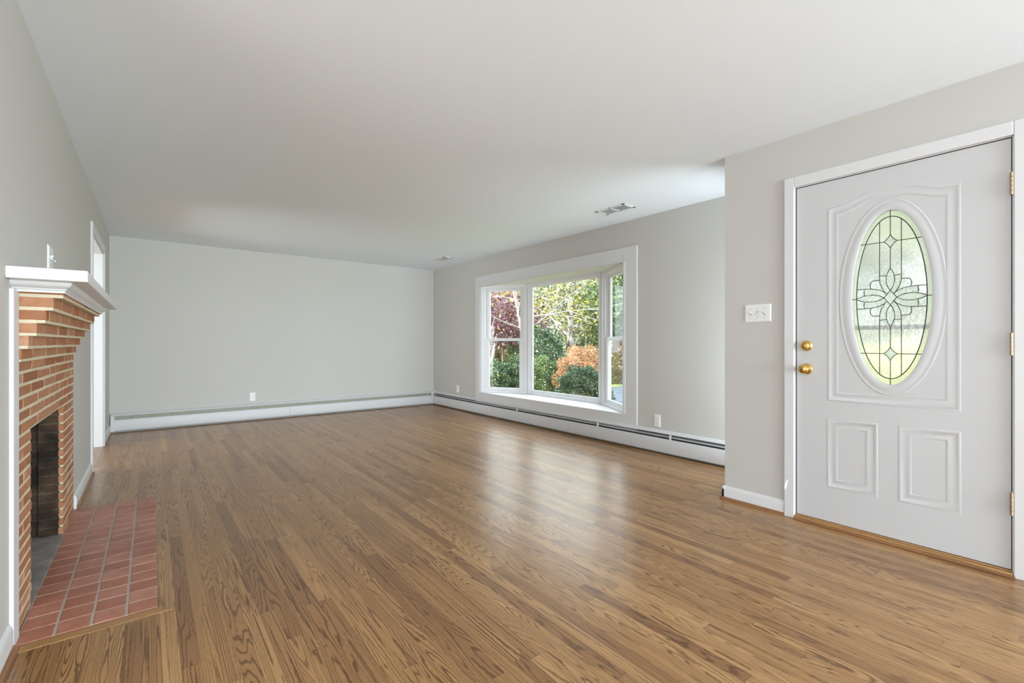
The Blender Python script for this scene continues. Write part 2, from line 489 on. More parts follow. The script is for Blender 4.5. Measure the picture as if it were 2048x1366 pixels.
# ------------------------------------------------------------------ fireplace
fp = thing('fireplace', (XL, 3.33, 0), 'red and tan brick fireplace with corbelled courses and white mantel in the left wall', 'fireplace')
P = 0.0495
random.seed(5)
br, mo = MB(), MB()
def jit(a): return random.uniform(-a, a)
def brick_box(m, x0, x1, y0, y1, z0, z1, j=0.0016):
    f = lambda: jit(j)
    m.hexa([(x0, y0 + f(), z0 + f()), (x1 + f(), y0 + f(), z0 + f()), (x1 + f(), y1 + f(), z0 + f()), (x0, y1 + f(), z0 + f())],
           [(x0, y0 + f(), z1 + f()), (x1 + f(), y0 + f(), z1 + f()), (x1 + f(), y1 + f(), z1 + f()), (x0, y1 + f(), z1 + f())])
BL = 0.312; MJ = 0.0115
XF = XL + 0.004
def course(z0, z1, xf, y0, y1, off, end=False):
    ys = [y0]
    y = y0 - off
    while y < y1:
        y += BL
        if y0 + 0.05 < y < y1 - 0.05: ys.append(y)
    ys.append(y1)
    for a, b in zip(ys[:-1], ys[1:]):
        brick_box(br, XL - 0.09, xf, a + (MJ / 2 if a > y0 else 0.003), b - (MJ / 2 if b < y1 else 0.003), z0, z1)
for i in range(21):
    z0, z1 = i * P + MJ * 0.5, (i + 1) * P - MJ * 0.5
    off = (0.026 if i % 2 == 0 else 0.18) + jit(0.02)
    if z1 < FZ + 0.01:
        course(z0, z1, XF, BY0, FY0, off); course(z0, z1, XF, FY1, BY1, off + 0.1)
    else:
        course(z0, z1, XF, BY0, BY1, off)
mo.box((XL - 0.088, BY0 + 0.002, 0), (XF - 0.0015, FY0 - 0.012, 21 * P)); mo.box((XL - 0.088, FY1 + 0.012, 0), (XF - 0.0015, BY1 - 0.002, 21 * P))
mo.box((XL - 0.088, FY0 - 0.004, FZ + 0.004), (XF - 0.0015, FY1 + 0.004, 21 * P))
CX = [-0.387, -0.368, -0.345, -0.321, -0.299, -0.271]
for i, xf in enumerate(CX):
    z0 = 21 * P + i * P + MJ * 0.5; z1 = z0 + P - MJ
    if i == 5: z1 = z0 + 0.018
    # the corner brick shows its end, the rest run along the front
    course(z0, z1, xf, BY0, BY1, 0.1 + 0.13 * (i % 2) + jit(0.03))
    mo.box((XL - 0.088, BY0 + 0.007, z0 - MJ), (xf - 0.0022, BY1 - 0.007, z1 + 0.002))
    mo.box((XL - 0.088, BY0 + 0.0045, z0 - MJ - 0.001), ((CX[i - 1] if i else XF) - 0.0025, BY1 - 0.0045, z0 + 0.001))
br.build('brick_courses', M['brick'], fp, bevel=0.0025)
mo.build('mortar', M['mortar'], fp)
# lintel bar under the bricks over the opening, firebox lining
RD = 0.098   # depth of the brick reveal
fb = MB(); fm = MB(); ffl = MB()
XB = XL - 0.58
random.seed(8)
def soot_wall(p0, p1, zt, nrm, t=0.03):
    p0, p1 = Vector(p0), Vector(p1); d = (p1 - p0); Ln = d.length; d.normalize(); n = Vector(nrm)
    k = 0
    z = 0.0
    while z < zt - 0.01:
        y = -(0.16 if k % 2 else 0.0)
        while y < Ln:
            a, b = max(y, 0) + 0.004, min(y + 0.31, Ln) - 0.004
            if b - a > 0.02:
                q = [p0 + d * a, p0 + d * b, p0 + d * b - n * t, p0 + d * a - n * t]
                o = jit(0.002)
                fb.hexa([(v.x + n.x * o, v.y + n.y * o, z + 0.004) for v in q], [(v.x + n.x * o, v.y + n.y * o, min(z + P - 0.004, zt)) for v in q])
            y += 0.31
        z += P; k += 1
    q = [p0 - n * 0.004, p1 - n * 0.004, p1 - n * t, p0 - n * t]
    fm.hexa([(v.x, v.y, 0) for v in q], [(v.x, v.y, zt) for v in q])
soot_wall((XL - 0.012, FY1, 0), (XL - RD, FY1 + 0.001, 0), FZ + 0.02, (0, -1, 0), 0.10)
soot_wall((XL - RD - 0.006, FY1 + 0.030, 0), (XB, FY1 - 0.10, 0), 0.95, (0, -1, 0))
soot_wall((XL - 0.012, FY0, 0), (XL - RD, FY0, 0), FZ + 0.02, (0, 1, 0), 0.10)
soot_wall((XL - RD - 0.006, FY0 - 0.03, 0), (XB, FY0 + 0.10, 0), 0.95, (0, 1, 0))
soot_wall((XB, FY0 + 0.06, 0), (XB, FY1 - 0.06, 0), 0.95, (1, 0, 0))
fm.box((XB - 0.03, FY0 - 0.06, 0.95), (XL - 0.09, FY1 + 0.06, 0.98))
box_ = fb.build('firebox', M['soot_brick'], fp)
fm.build('soot_mortar', M['soot_mortar'], box_)
boxes(((XB - 0.03, FY0 - 0.06, -0.004), (XL + 0.0085, FY1 + 0.001, 0.004)), ((XB - 0.03, FY0 - 0.06, -0.004), (XL - RD, FY1 + 0.06, 0.0039))).build('firebox_floor', M['ash_floor'], fp)
boxes(((XL - 0.086, FY0 - 0.02, FZ - 0.002), (XL - 0.012, FY1 + 0.02, FZ + 0.006))).build('lintel', M['soot_brick'], fp)
# mantel: shelf board on a stepped crown moulding
MX, MY0, MY1, MZ0, MZ1 = -0.189, 2.373, 4.262, 1.336, 1.379
mant = MB().box((XL, MY0, MZ0), (MX, MY1, MZ1)).build('mantel', M['trim'], fp, bevel=0.004)
prof = [(-0.002, 1.298), (0.004, 1.298), (0.004, 1.306), (0.008, 1.309), (0.009, 1.313), (0.013, 1.316), (0.020, 1.321), (0.024, 1.328), (0.026, 1.336), (-0.002, 1.336)]
rows = []
bx, by0, by1 = -0.268, 2.492, 4.174
for (cx, cy, sx, sy) in ((XL, by0, 0, -1), (bx, by0, 1, -1), (bx, by1, 1, 1), (XL, by1, 0, 1)):
    rows.append([(cx + sx * d * 1.1, cy + sy * d * (2.0 if sy else 0), z) for d, z in prof])
cr = MB().sweep(rows).build('crown_moulding', M['trim'], mant, smooth=True, angle=25)
# white strip on the near brick edge; dark filler paints the far gap's shade
boxes(((XL, 2.424, 0.0), (XL + 0.014, BY0 - 0.004, 1.304))).build('edge_trim', M['trim'], fp, bevel=0.004)
boxes(((XL - 0.02, BY1 - 0.003, 0.0), (XL + 0.0006, BY1 + 0.014, 1.035))).build('joint_gap', M['gap_dark'], fp)

# hearth
HX0, HX1, HY0, HY1 = XL + 0.008, 0.0265, 2.437, 4.200
he = thing('hearth', (-0.19, 3.3, 0), 'red quarry tile hearth set flush in the floor before the brick fireplace', 'hearth')
boxes(((HX0, HY0 + 0.005, -0.02), (HX1 - 0.005, HY1 - 0.005, 0.0026))).build('grout_bed', M['grout'], he)
t = MB(); NX, NY = 4, 17
random.seed(3)
xe = [HX0 + (HX1 - HX0) * i / NX for i in range(NX + 1)]; ye = [HY0 + (HY1 - HY0) * i / NY for i in range(NY + 1)]
for i in range(NX):
    for j in range(NY):
        gp = 0.0042
        zt = 0.0042 + jit(0.0004)
        t.box((xe[i] + gp + jit(0.001), ye[j] + gp + jit(0.0008), 0), (xe[i + 1] - gp + jit(0.001), ye[j + 1] - gp + jit(0.0008), zt))
t.build('tile_field', M['tile'], he, bevel=0.0016)
MB().hexa([(XL + 0.012, HY0 - 0.052, 0), (HX1 + 0.045, HY0 - 0.052, 0), (HX1 + 0.002, HY0, 0), (XL + 0.012, HY0, 0)],
          [(XL + 0.012, HY0 - 0.052, 0.002), (HX1 + 0.045, HY0 - 0.052, 0.002), (HX1 + 0.002, HY0 - 0.002, 0.002), (XL + 0.012, HY0 - 0.002, 0.002)]).build('border_strip', M['oak_x'], he)

# ------------------------------------------------------------------ baseboard heaters
def heater(name, fn, t0, t1, label, seam, open_slot, caps, clips):
    """fn((d, z), t): d from the wall, z up, t along it"""
    h = thing(name, fn((0, 0), (t0 + t1) / 2), label, 'baseboard heater', 'hot water baseboard heaters')
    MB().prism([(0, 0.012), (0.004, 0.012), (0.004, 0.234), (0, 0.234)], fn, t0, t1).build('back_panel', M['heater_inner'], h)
    MB().prism([(0.003, 0.234), (0.010, 0.236), (0.046, 0.215), (0.050, 0.206), (0.047, 0.205), (0.042, 0.212), (0.009, 0.229), (0.003, 0.228)], fn, t0, t1).build('hood', M['heater'], h, smooth=True, angle=30)
    fin = MB().prism([(0.010, 0.060), (0.050, 0.060), (0.050, 0.142), (0.010, 0.142)], fn, t0 + 0.05, t1 - 0.05).build('fin_element', M['heater_dark'], h)
    if open_slot:
        MB().prism([(0.046, 0.157), (0.052, 0.157), (0.050, 0.206), (0.046, 0.206)], fn, t0 + 0.02, t1 - 0.02).build('damper', M['damper'], h)
        tb = MB().prism([(0.020, 0.150), (0.045, 0.150), (0.045, 0.153), (0.020, 0.153)], fn, t0 + 0.02, t1 - 0.02)
    else:
        MB().prism([(0.012, 0.184), (0.050, 0.1755), (0.056, 0.1765), (0.056, 0.1805), (0.050, 0.179), (0.012, 0.188)], fn, t0 + 0.02, t1 - 0.02).build('damper', M['heater'], h)
    e = [t0] + seam + [t1]
    for a, b in zip(e[:-1], e[1:]):
        MB().prism([(0.058, 0.026), (0.062, 0.024), (0.063, 0.030), (0.063, 0.150), (0.060, 0.157), (0.054, 0.159), (0.054, 0.156), (0.059, 0.152), (0.059, 0.030)], fn, a + 0.0012, b - 0.0012).build('front_panel', M['heater'], h, smooth=True, angle=30)
    for a, b in caps:
        MB().prism([(0, 0.016), (0.065, 0.016), (0.066, 0.190), (0.058, 0.212), (0.012, 0.238), (0, 0.238)], fn, a, b).build('end_cap', M['heater'], h, bevel=0.003)
    for c in clips:
        if open_slot:
            q = MB(); p = [(0.0525 + 0.0, 0.182 + jit(0.004))]
            ctr = Vector(fn((0.051, 0.181), c)); ax = Vector(fn((1, 0), 0)) - Vector(fn((0, 0), 0))
            q.lathe([(0, 0.005), (0.002, 0.005), (0.003, 0.003)], ctr, ax, 10)
            q.build('screw', M['screw'], h)
        else:
            MB().prism([(0.048, 0.155), (0.060, 0.155), (0.060, 0.172), (0.050, 0.204), (0.046, 0.204)], fn, c - 0.010, c + 0.010).build('bracket', M['heater'], h)
    return h
onB = lambda p, t: (t, YB - p[0], p[1])
onR = lambda p, t: (XR - p[0], t, p[1])
heater('baseboard_heater', onB, XL + 0.012, XR - 0.085, 'long white baseboard heater with grey green slot along the far wall', [1.63], True,
       [(XL + 0.012, XL + 0.050)], [-0.20, 0.21, 1.14, 1.20, 2.5, 2.9, 3.75])
heater('baseboard_heater', onR, YD + 0.03, YB - 0.085, 'long white baseboard heater with dark double slot under the bay window', [4.02], False,
       [], [5.02, 3.55, 2.62])
ch = MB()
ch.prism([(0, 0.016), (0.085, 0.016), (0.086, 0.190), (0.078, 0.214), (0.012, 0.240), (0, 0.240)], onB, XR - 0.0865, XR)
ch.prism([(0, 0.016), (0.0852, 0.016), (0.0862, 0.190), (0.0782, 0.2142), (0.012, 0.2402), (0, 0.2402)], onR, YB - 0.0865, YB)
tag(ch.build('corner_cover', M['heater'], bevel=0.003), 'white corner cover joining the two baseboard heaters', 'heater cover')

# ------------------------------------------------------------------ outlets and switches
def cover_plate(name, fn, c, z, wd, ht, label, cat, group, kind):
    """fn((d, z), t)"""
    th = thing(name, fn((0, z), c), label, cat, group)
    a, b = c - wd / 2, c + wd / 2
    k = 0.006
    pl = MB()
    bot = [fn((0, z - ht / 2), a), fn((0, z - ht / 2), b), fn((0, z + ht / 2), b), fn((0, z + ht / 2), a)]
    mid = [fn((0.003, z - ht / 2), a), fn((0.003, z - ht / 2), b), fn((0.003, z + ht / 2), b), fn((0.003, z + ht / 2), a)]
    top = [fn((0.007, z - ht / 2 + k), a + k), fn((0.007, z - ht / 2 + k), b - k), fn((0.007, z + ht / 2 - k), b - k), fn((0.007, z + ht / 2 - k), a + k)]
    pl.sweep([bot, mid, top])
    pl.build('cover_plate', M['plate'], th)
    if kind == 'outlet':
        for dz in (-0.0215, 0.0215):
            q = [(math.cos(t_) * 0.017, max(-0.013, min(0.013, math.sin(t_) * 0.018))) for t_ in np.linspace(0, 2 * math.pi, 20)[:-1]]
            rc = MB().sweep([[fn((d, z + dz + y_), c + x_) for x_, y_ in q] for d in (0.006, 0.009)]).build('receptacle', M['plate'], th)
            s = MB()
            for dx in (-0.0065, 0.0065):
                s.prism([(0.0088, z + dz - 0.002), (0.0094, z + dz - 0.002), (0.0094, z + dz + 0.007), (0.0088, z + dz + 0.007)], fn, c + dx - 0.0013, c + dx + 0.0013)
            s.prism([(0.0088, z + dz - 0.009), (0.0094, z + dz - 0.009), (0.0094, z + dz - 0.005), (0.0088, z + dz - 0.005)], fn, c - 0.0022, c + 0.0022)
            s.build('slots', M['slot'], rc)
    elif kind == 'blank':
        MB().prism([(0.006, z - 0.033), (0.009, z - 0.033), (0.009, z + 0.033), (0.006, z + 0.033)], fn, c - 0.017, c + 0.017).build('rocker', M['plate'], th)
    else:
        n = kind
        for i in range(n):
            cc = c + (i - (n - 1) / 2) * 0.046
            sl = MB().prism([(0.0068, z - 0.0125), (0.0074, z - 0.0125), (0.0074, z + 0.0125), (0.0068, z + 0.0125)], fn, cc - 0.0055, cc + 0.0055).build('switch_slot', M['slot'], th)
            up = 1 if (i % 2 == 0) else -1
            MB().prism([(0.0072, z - 0.009), (0.0072, z + 0.009), (0.017, z + up * 0.013), (0.019, z + up * 0.007)], fn, cc - 0.0042, cc + 0.0042).build('toggle', M['plate'], th, bevel=0.001)
            ax = Vector(fn((1, 0), 0)) - Vector(fn((0, 0), 0))
            for dz in (-0.030, 0.030):
                MB().lathe([(0, 0.003), (0.0012, 0.0028), (0.0016, 0.001)], fn((0.0068, z + dz), cc), ax, 10).build('screw', M['vent_dark'], th)
    return th
cover_plate('wall_outlet', onB, 1.146, 0.333, 0.072, 0.122, 'white duplex outlet above the heater on the far wall', 'outlet', 'wall outlets', 'outlet')
cover_plate('wall_outlet', onR, 2.802, 0.316, 0.072, 0.122, 'white duplex outlet on the window wall between bay window and entry corner', 'outlet', 'wall outlets', 'outlet')
cover_plate('wall_outlet', onR, 6.678, 0.333, 0.080, 0.122, 'white outlet plate on the window wall between far corner and bay window', 'outlet', 'wall outlets', 'blank')
cover_plate('light_switch', onD, 1.439, 1.304, 0.170, 0.118, 'white three gang toggle switch plate beside the front door', 'light switch', None, 3)
cover_plate('light_switch', onL, 3.276, 1.533, 0.122, 0.118, 'white two gang switch plate on the wall just above the mantel', 'light switch', None, 2)

# ------------------------------------------------------------------ ceiling registers
def register(y0, y1, x0, x1, label):
    r = thing('ceiling_vent', ((x0 + x1) / 2, (y0 + y1) / 2, H), label, 'ceiling vent', 'ceiling air registers')
    z = H
    fr = MB(); b = 0.028
    for a, c in (((x0, y0), (x1, y0 + b)), ((x0, y1 - b), (x1, y1)), ((x0, y0), (x0 + b, y1)), ((x1 - b, y0), (x1, y1)), ((x0, (y0 + y1) / 2 - 0.009), (x1, (y0 + y1) / 2 + 0.009))):
        fr.box((a[0], a[1], z - 0.008), (c[0], c[1], z))
    fr.build('frame', M['vinyl'], r, bevel=0.002)
    boxes(((x0 + b, y0 + b, z - 0.001), (x1 - b, y1 - b, z))).build('duct_shade_sheet', M['vent_dark'], r)  # flat grey sheet paints the shade inside the duct
    lv = MB()
    n = 9
    for half in (0, 1):
        ya, yb = (y0 + b, (y0 + y1) / 2 - 0.009) if half == 0 else ((y0 + y1) / 2 + 0.009, y1 - b)
        sg = 1 if half == 0 else 0.8
        for i in range(n):
            c = ya + (yb - ya) * (i + 0.5) / n
            lv.hexa([(x0 + b, c - 0.004 * sg - 0.0008, z - 0.007), (x1 - b, c - 0.004 * sg - 0.0008, z - 0.007), (x1 - b, c - 0.004 * sg + 0.0008, z - 0.007), (x0 + b, c - 0.004 * sg + 0.0008, z - 0.007)],
                    [(x0 + b, c + 0.004 * sg - 0.0008, z - 0.0005), (x1 - b, c + 0.004 * sg - 0.0008, z - 0.0005), (x1 - b, c + 0.004 * sg + 0.0008, z - 0.0005), (x0 + b, c + 0.004 * sg + 0.0008, z - 0.0005)])
    lv.build('louvers', M['vinyl'], r)
    boxes((((x0 + x1) / 2 - 0.006, y0 + 0.012, z - 0.016), ((x0 + x1) / 2 + 0.006, y0 + 0.024, z - 0.006))).build('lever', M['vinyl'], r)
register(2.795, 3.150, 3.505, 3.690, 'white ceiling air register nearer the front door')
register(6.205, 6.520, 3.515, 3.690, 'white ceiling air register in the far corner above the window wall')

# ------------------------------------------------------------------ bay window
BX, BYA, BYB = 4.447, 3.889, 5.331   # inner plane of the picture window and its two mullion corners
win = thing('window_1', (XR, 4.61, 0.33), 'white bay window with picture pane and two double hung sashes', None, None, 'structure')
# flat casing with a stop bead round the opening
c = MB()
x0, x1 = XR - 0.015, XR
for a, b in (((3.042, 0.190), (OY0 + 0.012, 2.135)), ((OY1 - 0.012, 0.190), (6.124, 2.135)), ((OY0 + 0.012, OZ1 - 0.012), (OY1 - 0.012, 2.135)), ((OY0 + 0.012, 0.190), (OY1 - 0.012, OZ0 + 0.002))):
    c.box((x0, a[0], a[1]), (x1, b[0], b[1]))
c.build('casing', M['trim'], win, bevel=0.003)
c = MB()
for a, b in (((OY0, OZ0), (OY0 + 0.012, OZ1)), ((OY1 - 0.012, OZ0), (OY1, OZ1)), ((OY0, OZ1 - 0.012), (OY1, OZ1))):
    c.box((XR - 0.020, a[0], a[1]), (XR + 0.05, b[0], b[1]))
c.build('stop_bead', M['trim'], win, bevel=0.002)
trap = [(XR - 0.012, OY0 + 0.004), (XR - 0.012, OY1 - 0.004), (XR + 0.02, OY1 + 0.03), (BX + 0.06, BYB + 0.04), (BX + 0.06, BYA - 0.04), (XR + 0.02, OY0 - 0.03)]
MB().prism(trap, lambda p, t_: (p[0], p[1], t_), OZ0 - 0.03, OZ0).build('window_sill', M['trim'], win, bevel=0.002)
MB().prism([(XR + 0.01, OY0), (XR + 0.01, OY1), (BX + 0.06, BYB + 0.04), (BX + 0.06, BYA - 0.04)], lambda p, t_: (p[0], p[1], t_), OZ1 - 0.004, OZ1 + 0.03).build('head_board', M['trim'], win)
MB().prism([(XR + WT, OY0 - 0.1), (XR + WT, OY1 + 0.1), (BX + 0.25, BYB + 0.15), (BX + 0.25, BYA - 0.15)], lambda p, t_: (p[0], p[1], t_), OZ1 + 0.03, OZ1 + 0.10).build('bay_roof', M['siding'], win)
MB().prism([(XR + WT, OY0 - 0.02), (XR + WT, OY1 + 0.02), (BX + 0.12, BYB + 0.05), (BX + 0.12, BYA - 0.05)], lambda p, t_: (p[0], p[1], t_), OZ0 - 0.12, OZ0 - 0.03).build('bay_floor', M['siding'], win)

def frame_ring(m, fn, s0, s1, z0, z1, ws, wz0, wz1, d0, d1):
    """rectangular ring; fn(s, d, z)"""
    def bx(a, b, za, zb):
        m.hexa([fn(a, d0, za), fn(b, d0, za), fn(b, d1, za), fn(a, d1, za)], [fn(a, d0, zb), fn(b, d0, zb), fn(b, d1, zb), fn(a, d1, zb)])
    bx(s0, s0 + ws, z0, z1); bx(s1 - ws, s1, z0, z1); bx(s0 + ws, s1 - ws, z0, z0 + wz0); bx(s0 + ws, s1 - ws, z1 - wz1, z1)
def pane(name, fn, s0, s1, z0, z1, d, parent):
    MB().hexa([fn(s0, d, z0), fn(s1, d, z0), fn(s1, d + 0.004, z0), fn(s0, d + 0.004, z0)], [fn(s0, d, z1), fn(s1, d, z1), fn(s1, d + 0.004, z1), fn(s0, d + 0.004, z1)]).build(name, M['pane'], parent)
# picture window
fc = lambda s, d, z: (BX + d, s, z)
m = MB()
frame_ring(m, fc, BYA - 0.012, BYB + 0.012, OZ0, OZ1, 0.045, 0.030, 0.050, -0.004, 0.09)
m.build('window_frame', M['vinyl'], win, bevel=0.003)
m = MB(); frame_ring(m, fc, BYA + 0.030, BYB - 0.030, OZ0 + 0.025, OZ1 - 0.045, 0.024, 0.024, 0.006, 0.014, 0.06)
ps = m.build('picture_sash', M['vinyl'], win, bevel=0.002)
m = MB(); frame_ring(m, fc, BYA + 0.052, BYB - 0.052, OZ0 + 0.048, OZ1 - 0.05, 0.026, 0.020, 0.010, 0.030, 0.055)
m.build('glazing_bead', M['vinyl'], ps, bevel=0.002)
pane('pane', fc, BYA + 0.07, BYB - 0.07, OZ0 + 0.06, OZ1 - 0.055, 0.040, ps)
# double hung windows on the two slanted sides
for (ya, yb, nm) in ((OY1, BYB, 'left'), (OY0, BYA, 'right')):
    A = Vector((XR, ya, 0)); B = Vector((BX, yb, 0)); dv = (B - A); Ls = dv.length; dv.normalize()
    nv = Vector((dv.y, -dv.x, 0))
    if nv.x < 0: nv = -nv
    fn = lambda s, d, z, A=A, dv=dv, nv=nv: tuple(A + dv * s + nv * d + Vector((0, 0, z)))
    m = MB()
    frame_ring(m, fn, 0.0, Ls, OZ0, OZ1, 0.055, 0.028, 0.045, 0.0, 0.10)
    frame_ring(m, fn, 0.05, Ls - 0.05, OZ0 + 0.025, OZ1 - 0.04, 0.030, 0.010, 0.012, 0.012, 0.10)
    fr = m.build('window_frame', M['vinyl'], win, bevel=0.003)
    zm = 1.150
    m = MB(); frame_ring(m, fn, 0.085, Ls - 0.085, zm - 0.018, OZ1 - 0.052, 0.058, 0.042, 0.040, 0.062, 0.092)
    us = m.build('upper_sash', M['vinyl'], win, bevel=0.003)
    pane('pane', fn, 0.135, Ls - 0.135, zm + 0.01, OZ1 - 0.085, 0.078, us)
    m = MB(); frame_ring(m, fn, 0.080, Ls - 0.080, OZ0 + 0.032, zm + 0.026, 0.064, 0.048, 0.044, 0.026, 0.058)
    ls = m.build('lower_sash', M['vinyl'], win, bevel=0.003)
    pane('pane', fn, 0.135, Ls - 0.135, OZ0 + 0.07, zm - 0.005, 0.042, ls)
    # corner filler against the casing
    MB().hexa([fn(-0.02, -0.012, OZ0), fn(0.03, -0.012, OZ0), fn(0.03, 0.10, OZ0), fn(-0.02, 0.10, OZ0)], [fn(-0.02, -0.012, OZ1), fn(0.03, -0.012, OZ1), fn(0.03, 0.10, OZ1), fn(-0.02, 0.10, OZ1)]).build('corner_post', M['trim'], win, bevel=0.002)
for yy in (BYA, BYB):
    MB().box((BX - 0.006, yy - 0.02, OZ0), (BX + 0.10, yy + 0.02, OZ1)).build('mullion', M['trim'], win, bevel=0.003)

# ------------------------------------------------------------------ front door
door = thing('door_1', (XD, 0.742, 0.03), 'white front door with oval leaded glass and brass hardware', None, None, 'structure')
SY0, SY1, SZ0, SZ1 = 0.279, 1.2015, 0.034, 2.0755
OC = (0.737, 1.357); OA, OB = 0.181, 0.4865
fd = lambda a, b, d: (XD - d, OC[0] - a, OC[1] + b)     # a to the right seen from the room, b up, d out of the door face
# slab with an oval hole
angs = sorted(set([2 * math.pi * i / 96 for i in range(96)] + [math.atan2(z - OC[1], OC[0] - y) % (2 * math.pi) for y in (SY0, SY1) for z in (SZ0, SZ1)]))
inner, outer = [], []
for a in angs:
    ca, sa = math.cos(a), math.sin(a)
    k = 1 / math.sqrt((ca / OA) ** 2 + (sa / OB) ** 2)
    inner.append((ca * k, sa * k))
    tx = ((OC[0] - SY0) if ca > 0 else (SY1 - OC[0])) / max(abs(ca), 1e-9)
    tz = ((SZ1 - OC[1]) if sa > 0 else (OC[1] - SZ0)) / max(abs(sa), 1e-9)
    tt = min(tx, tz)
    outer.append((ca * tt, sa * tt))
sl = MB()
F0, F1 = 0.0, -0.044
rows = [[fd(p[0], p[1], F0) for p in outer], [fd(p[0], p[1], F0) for p in inner], [fd(p[0], p[1], F1) for p in inner], [fd(p[0], p[1], F1) for p in outer]]
sl.sweep(rows, closed=True)
sl.build('door_slab', M['door'], door)

def offset_poly(pts, d):
    """inset a closed polygon (clockwise or not) by d, by vertex bisectors"""
    n = len(pts); out = []
    area = sum(pts[i][0] * pts[(i + 1) % n][1] - pts[(i + 1) % n][0] * pts[i][1] for i in range(n))
    sg = 1 if area > 0 else -1
    for i in range(n):
        p0, p, p1 = Vector(pts[i - 1]), Vector(pts[i]), Vector(pts[(i + 1) % n])
        e0, e1 = (p - p0).normalized(), (p1 - p).normalized()
        n0, n1 = Vector((-e0.y, e0.x)) * sg, Vector((-e1.y, e1.x)) * sg
        b = n0 + n1
        b = b / max(b.dot(n0), 0.3)
        out.append(tuple(p + b * d))
    return out
PROF = [(0, -0.001), (0.002, 0.0012), (0.006, 0.0020), (0.011, 0.0016), (0.014, 0.0003), (0.034, 0.0003), (0.040, 0.0014), (0.047, 0.0020), (0.053, 0.0016), (0.056, 0.0002), (0.058, -0.001)]
def mould(name, pts, prof, parent, smooth=True):
    m = MB()
    loops = [[fd(q[0], q[1], h_) for q in offset_poly(pts, d)] for d, h_ in prof]
    n = len(pts)
    m.strip([[lp[i] for lp in loops] for i in range(n)], closed=True)
    return m.build(name, M['door'], parent, smooth=True, angle=35)
def toab(y, z): return (OC[0] - y, z - OC[1])
# upper panel with an arched top
xa, xb = toab(1.034, 0)[0], toab(0.451, 0)[0]
zb, zs, za = 0.757 - OC[1], 1.912 - OC[1], 1.963 - OC[1]
pts = [(xa, zb), (xb, zb), (xb, zs)]
def arch(t):  # 0..1 left to right
    t = min(t, 1 - t) * 2
    f = min(max((t - 0.14) / 0.62, 0), 1)
    return zs + (za - zs) * (f * f * (3 - 2 * f))
for i in range(33):
    t_ = 0.87 - 0.74 * i / 32
    pts.append((xa + (xb - xa) * t_, arch(t_)))
pts.append((xa, zs))
mould('panel_moulding', pts, PROF, door)
for (ya, yb, z0, z1) in ((1.038, 0.789, 0.238, 0.655), (0.699, 0.450, 0.242, 0.659)):
    q = [toab(ya, z0), toab(yb, z0), toab(yb, z1), toab(ya, z1)]
    mould('panel_moulding', q, PROF, door)
# oval bezel
m = MB()
RP = [(0.058, -0.001), (0.056, 0.0010), (0.051, 0.0014), (0.046, 0.0006), (0.036, 0.0006), (0.029, 0.0020), (0.012, 0.0024), (0.004, 0.0018), (-0.004, 0.0002), (-0.004, -0.012)]
m.strip([[fd((OA + o) * math.cos(a), (OB + o) * math.sin(a), h_) for o, h_ in RP] for a in [2 * math.pi * i / 96 for i in range(96)]], closed=True)
m.build('oval_frame', M['door'], door, smooth=True, angle=50)
# glass: clear seedy centre, pebbled border, glue-chip petals
IA, IB = 0.155, 0.449
def disc(m, A, B, d0, d1, n=72):
    m.sweep([[fd(A * math.cos(2 * math.pi * i / n), B * math.sin(2 * math.pi * i / n), d) for i in range(n)] for d in (d0, d1)])
m = MB(); disc(m, IA, IB, -0.020, -0.017)
gl = m.build('oval_glass', M['seedy'], door)
m = MB()
m.sweep([[fd(A * math.cos(a), B * math.sin(a), d) for A, B, d in ((IA, IB, -0.020), (OA - 0.001, OB - 0.001, -0.020), (OA - 0.001, OB - 0.001, -0.017), (IA, IB, -0.017))] for a in [2 * math.pi * i / 72 for i in range(72)]], closed=True)
m.build('border_glass', M['border_glass'], gl)
def bez(p0, p1, p2, p3, n=12):
    return [tuple((1 - t) ** 3 * p0[i] + 3 * (1 - t) ** 2 * t * p1[i] + 3 * (1 - t) * t * t * p2[i] + t ** 3 * p3[i] for i in (0, 1)) for t in np.linspace(0, 1, n)]
came = MB(); petals = MB()
def line(pts, r=0.0021):
    came.tube([fd(p[0], p[1], -0.016) for p in pts], r, 6)
def fill(pts):
    petals.sweep([[fd(p[0], p[1], d) for p in pts] for d in (-0.0168, -0.012)])
def quad(pts):   # mirrored four ways
    for sx in (1, -1):
        for sy in (1, -1):
            line([(p[0] * sx, p[1] * sy) for p in pts])
ell = [(IA * math.cos(a), IB * math.sin(a)) for a in np.linspace(0, 2 * math.pi, 73)]
line(ell, 0.0026)
line([(OA * math.cos(a), OB * math.sin(a)) for a in np.linspace(0, 2 * math.pi, 73)], 0.0022)
ye_ = lambda x: IB * math.sqrt(max(0, 1 - (x / IA) ** 2))
xe_ = lambda y: IA * math.sqrt(max(0, 1 - (y / IB) ** 2))
xo_ = lambda y: OA * math.sqrt(max(0, 1 - (y / OB) ** 2))
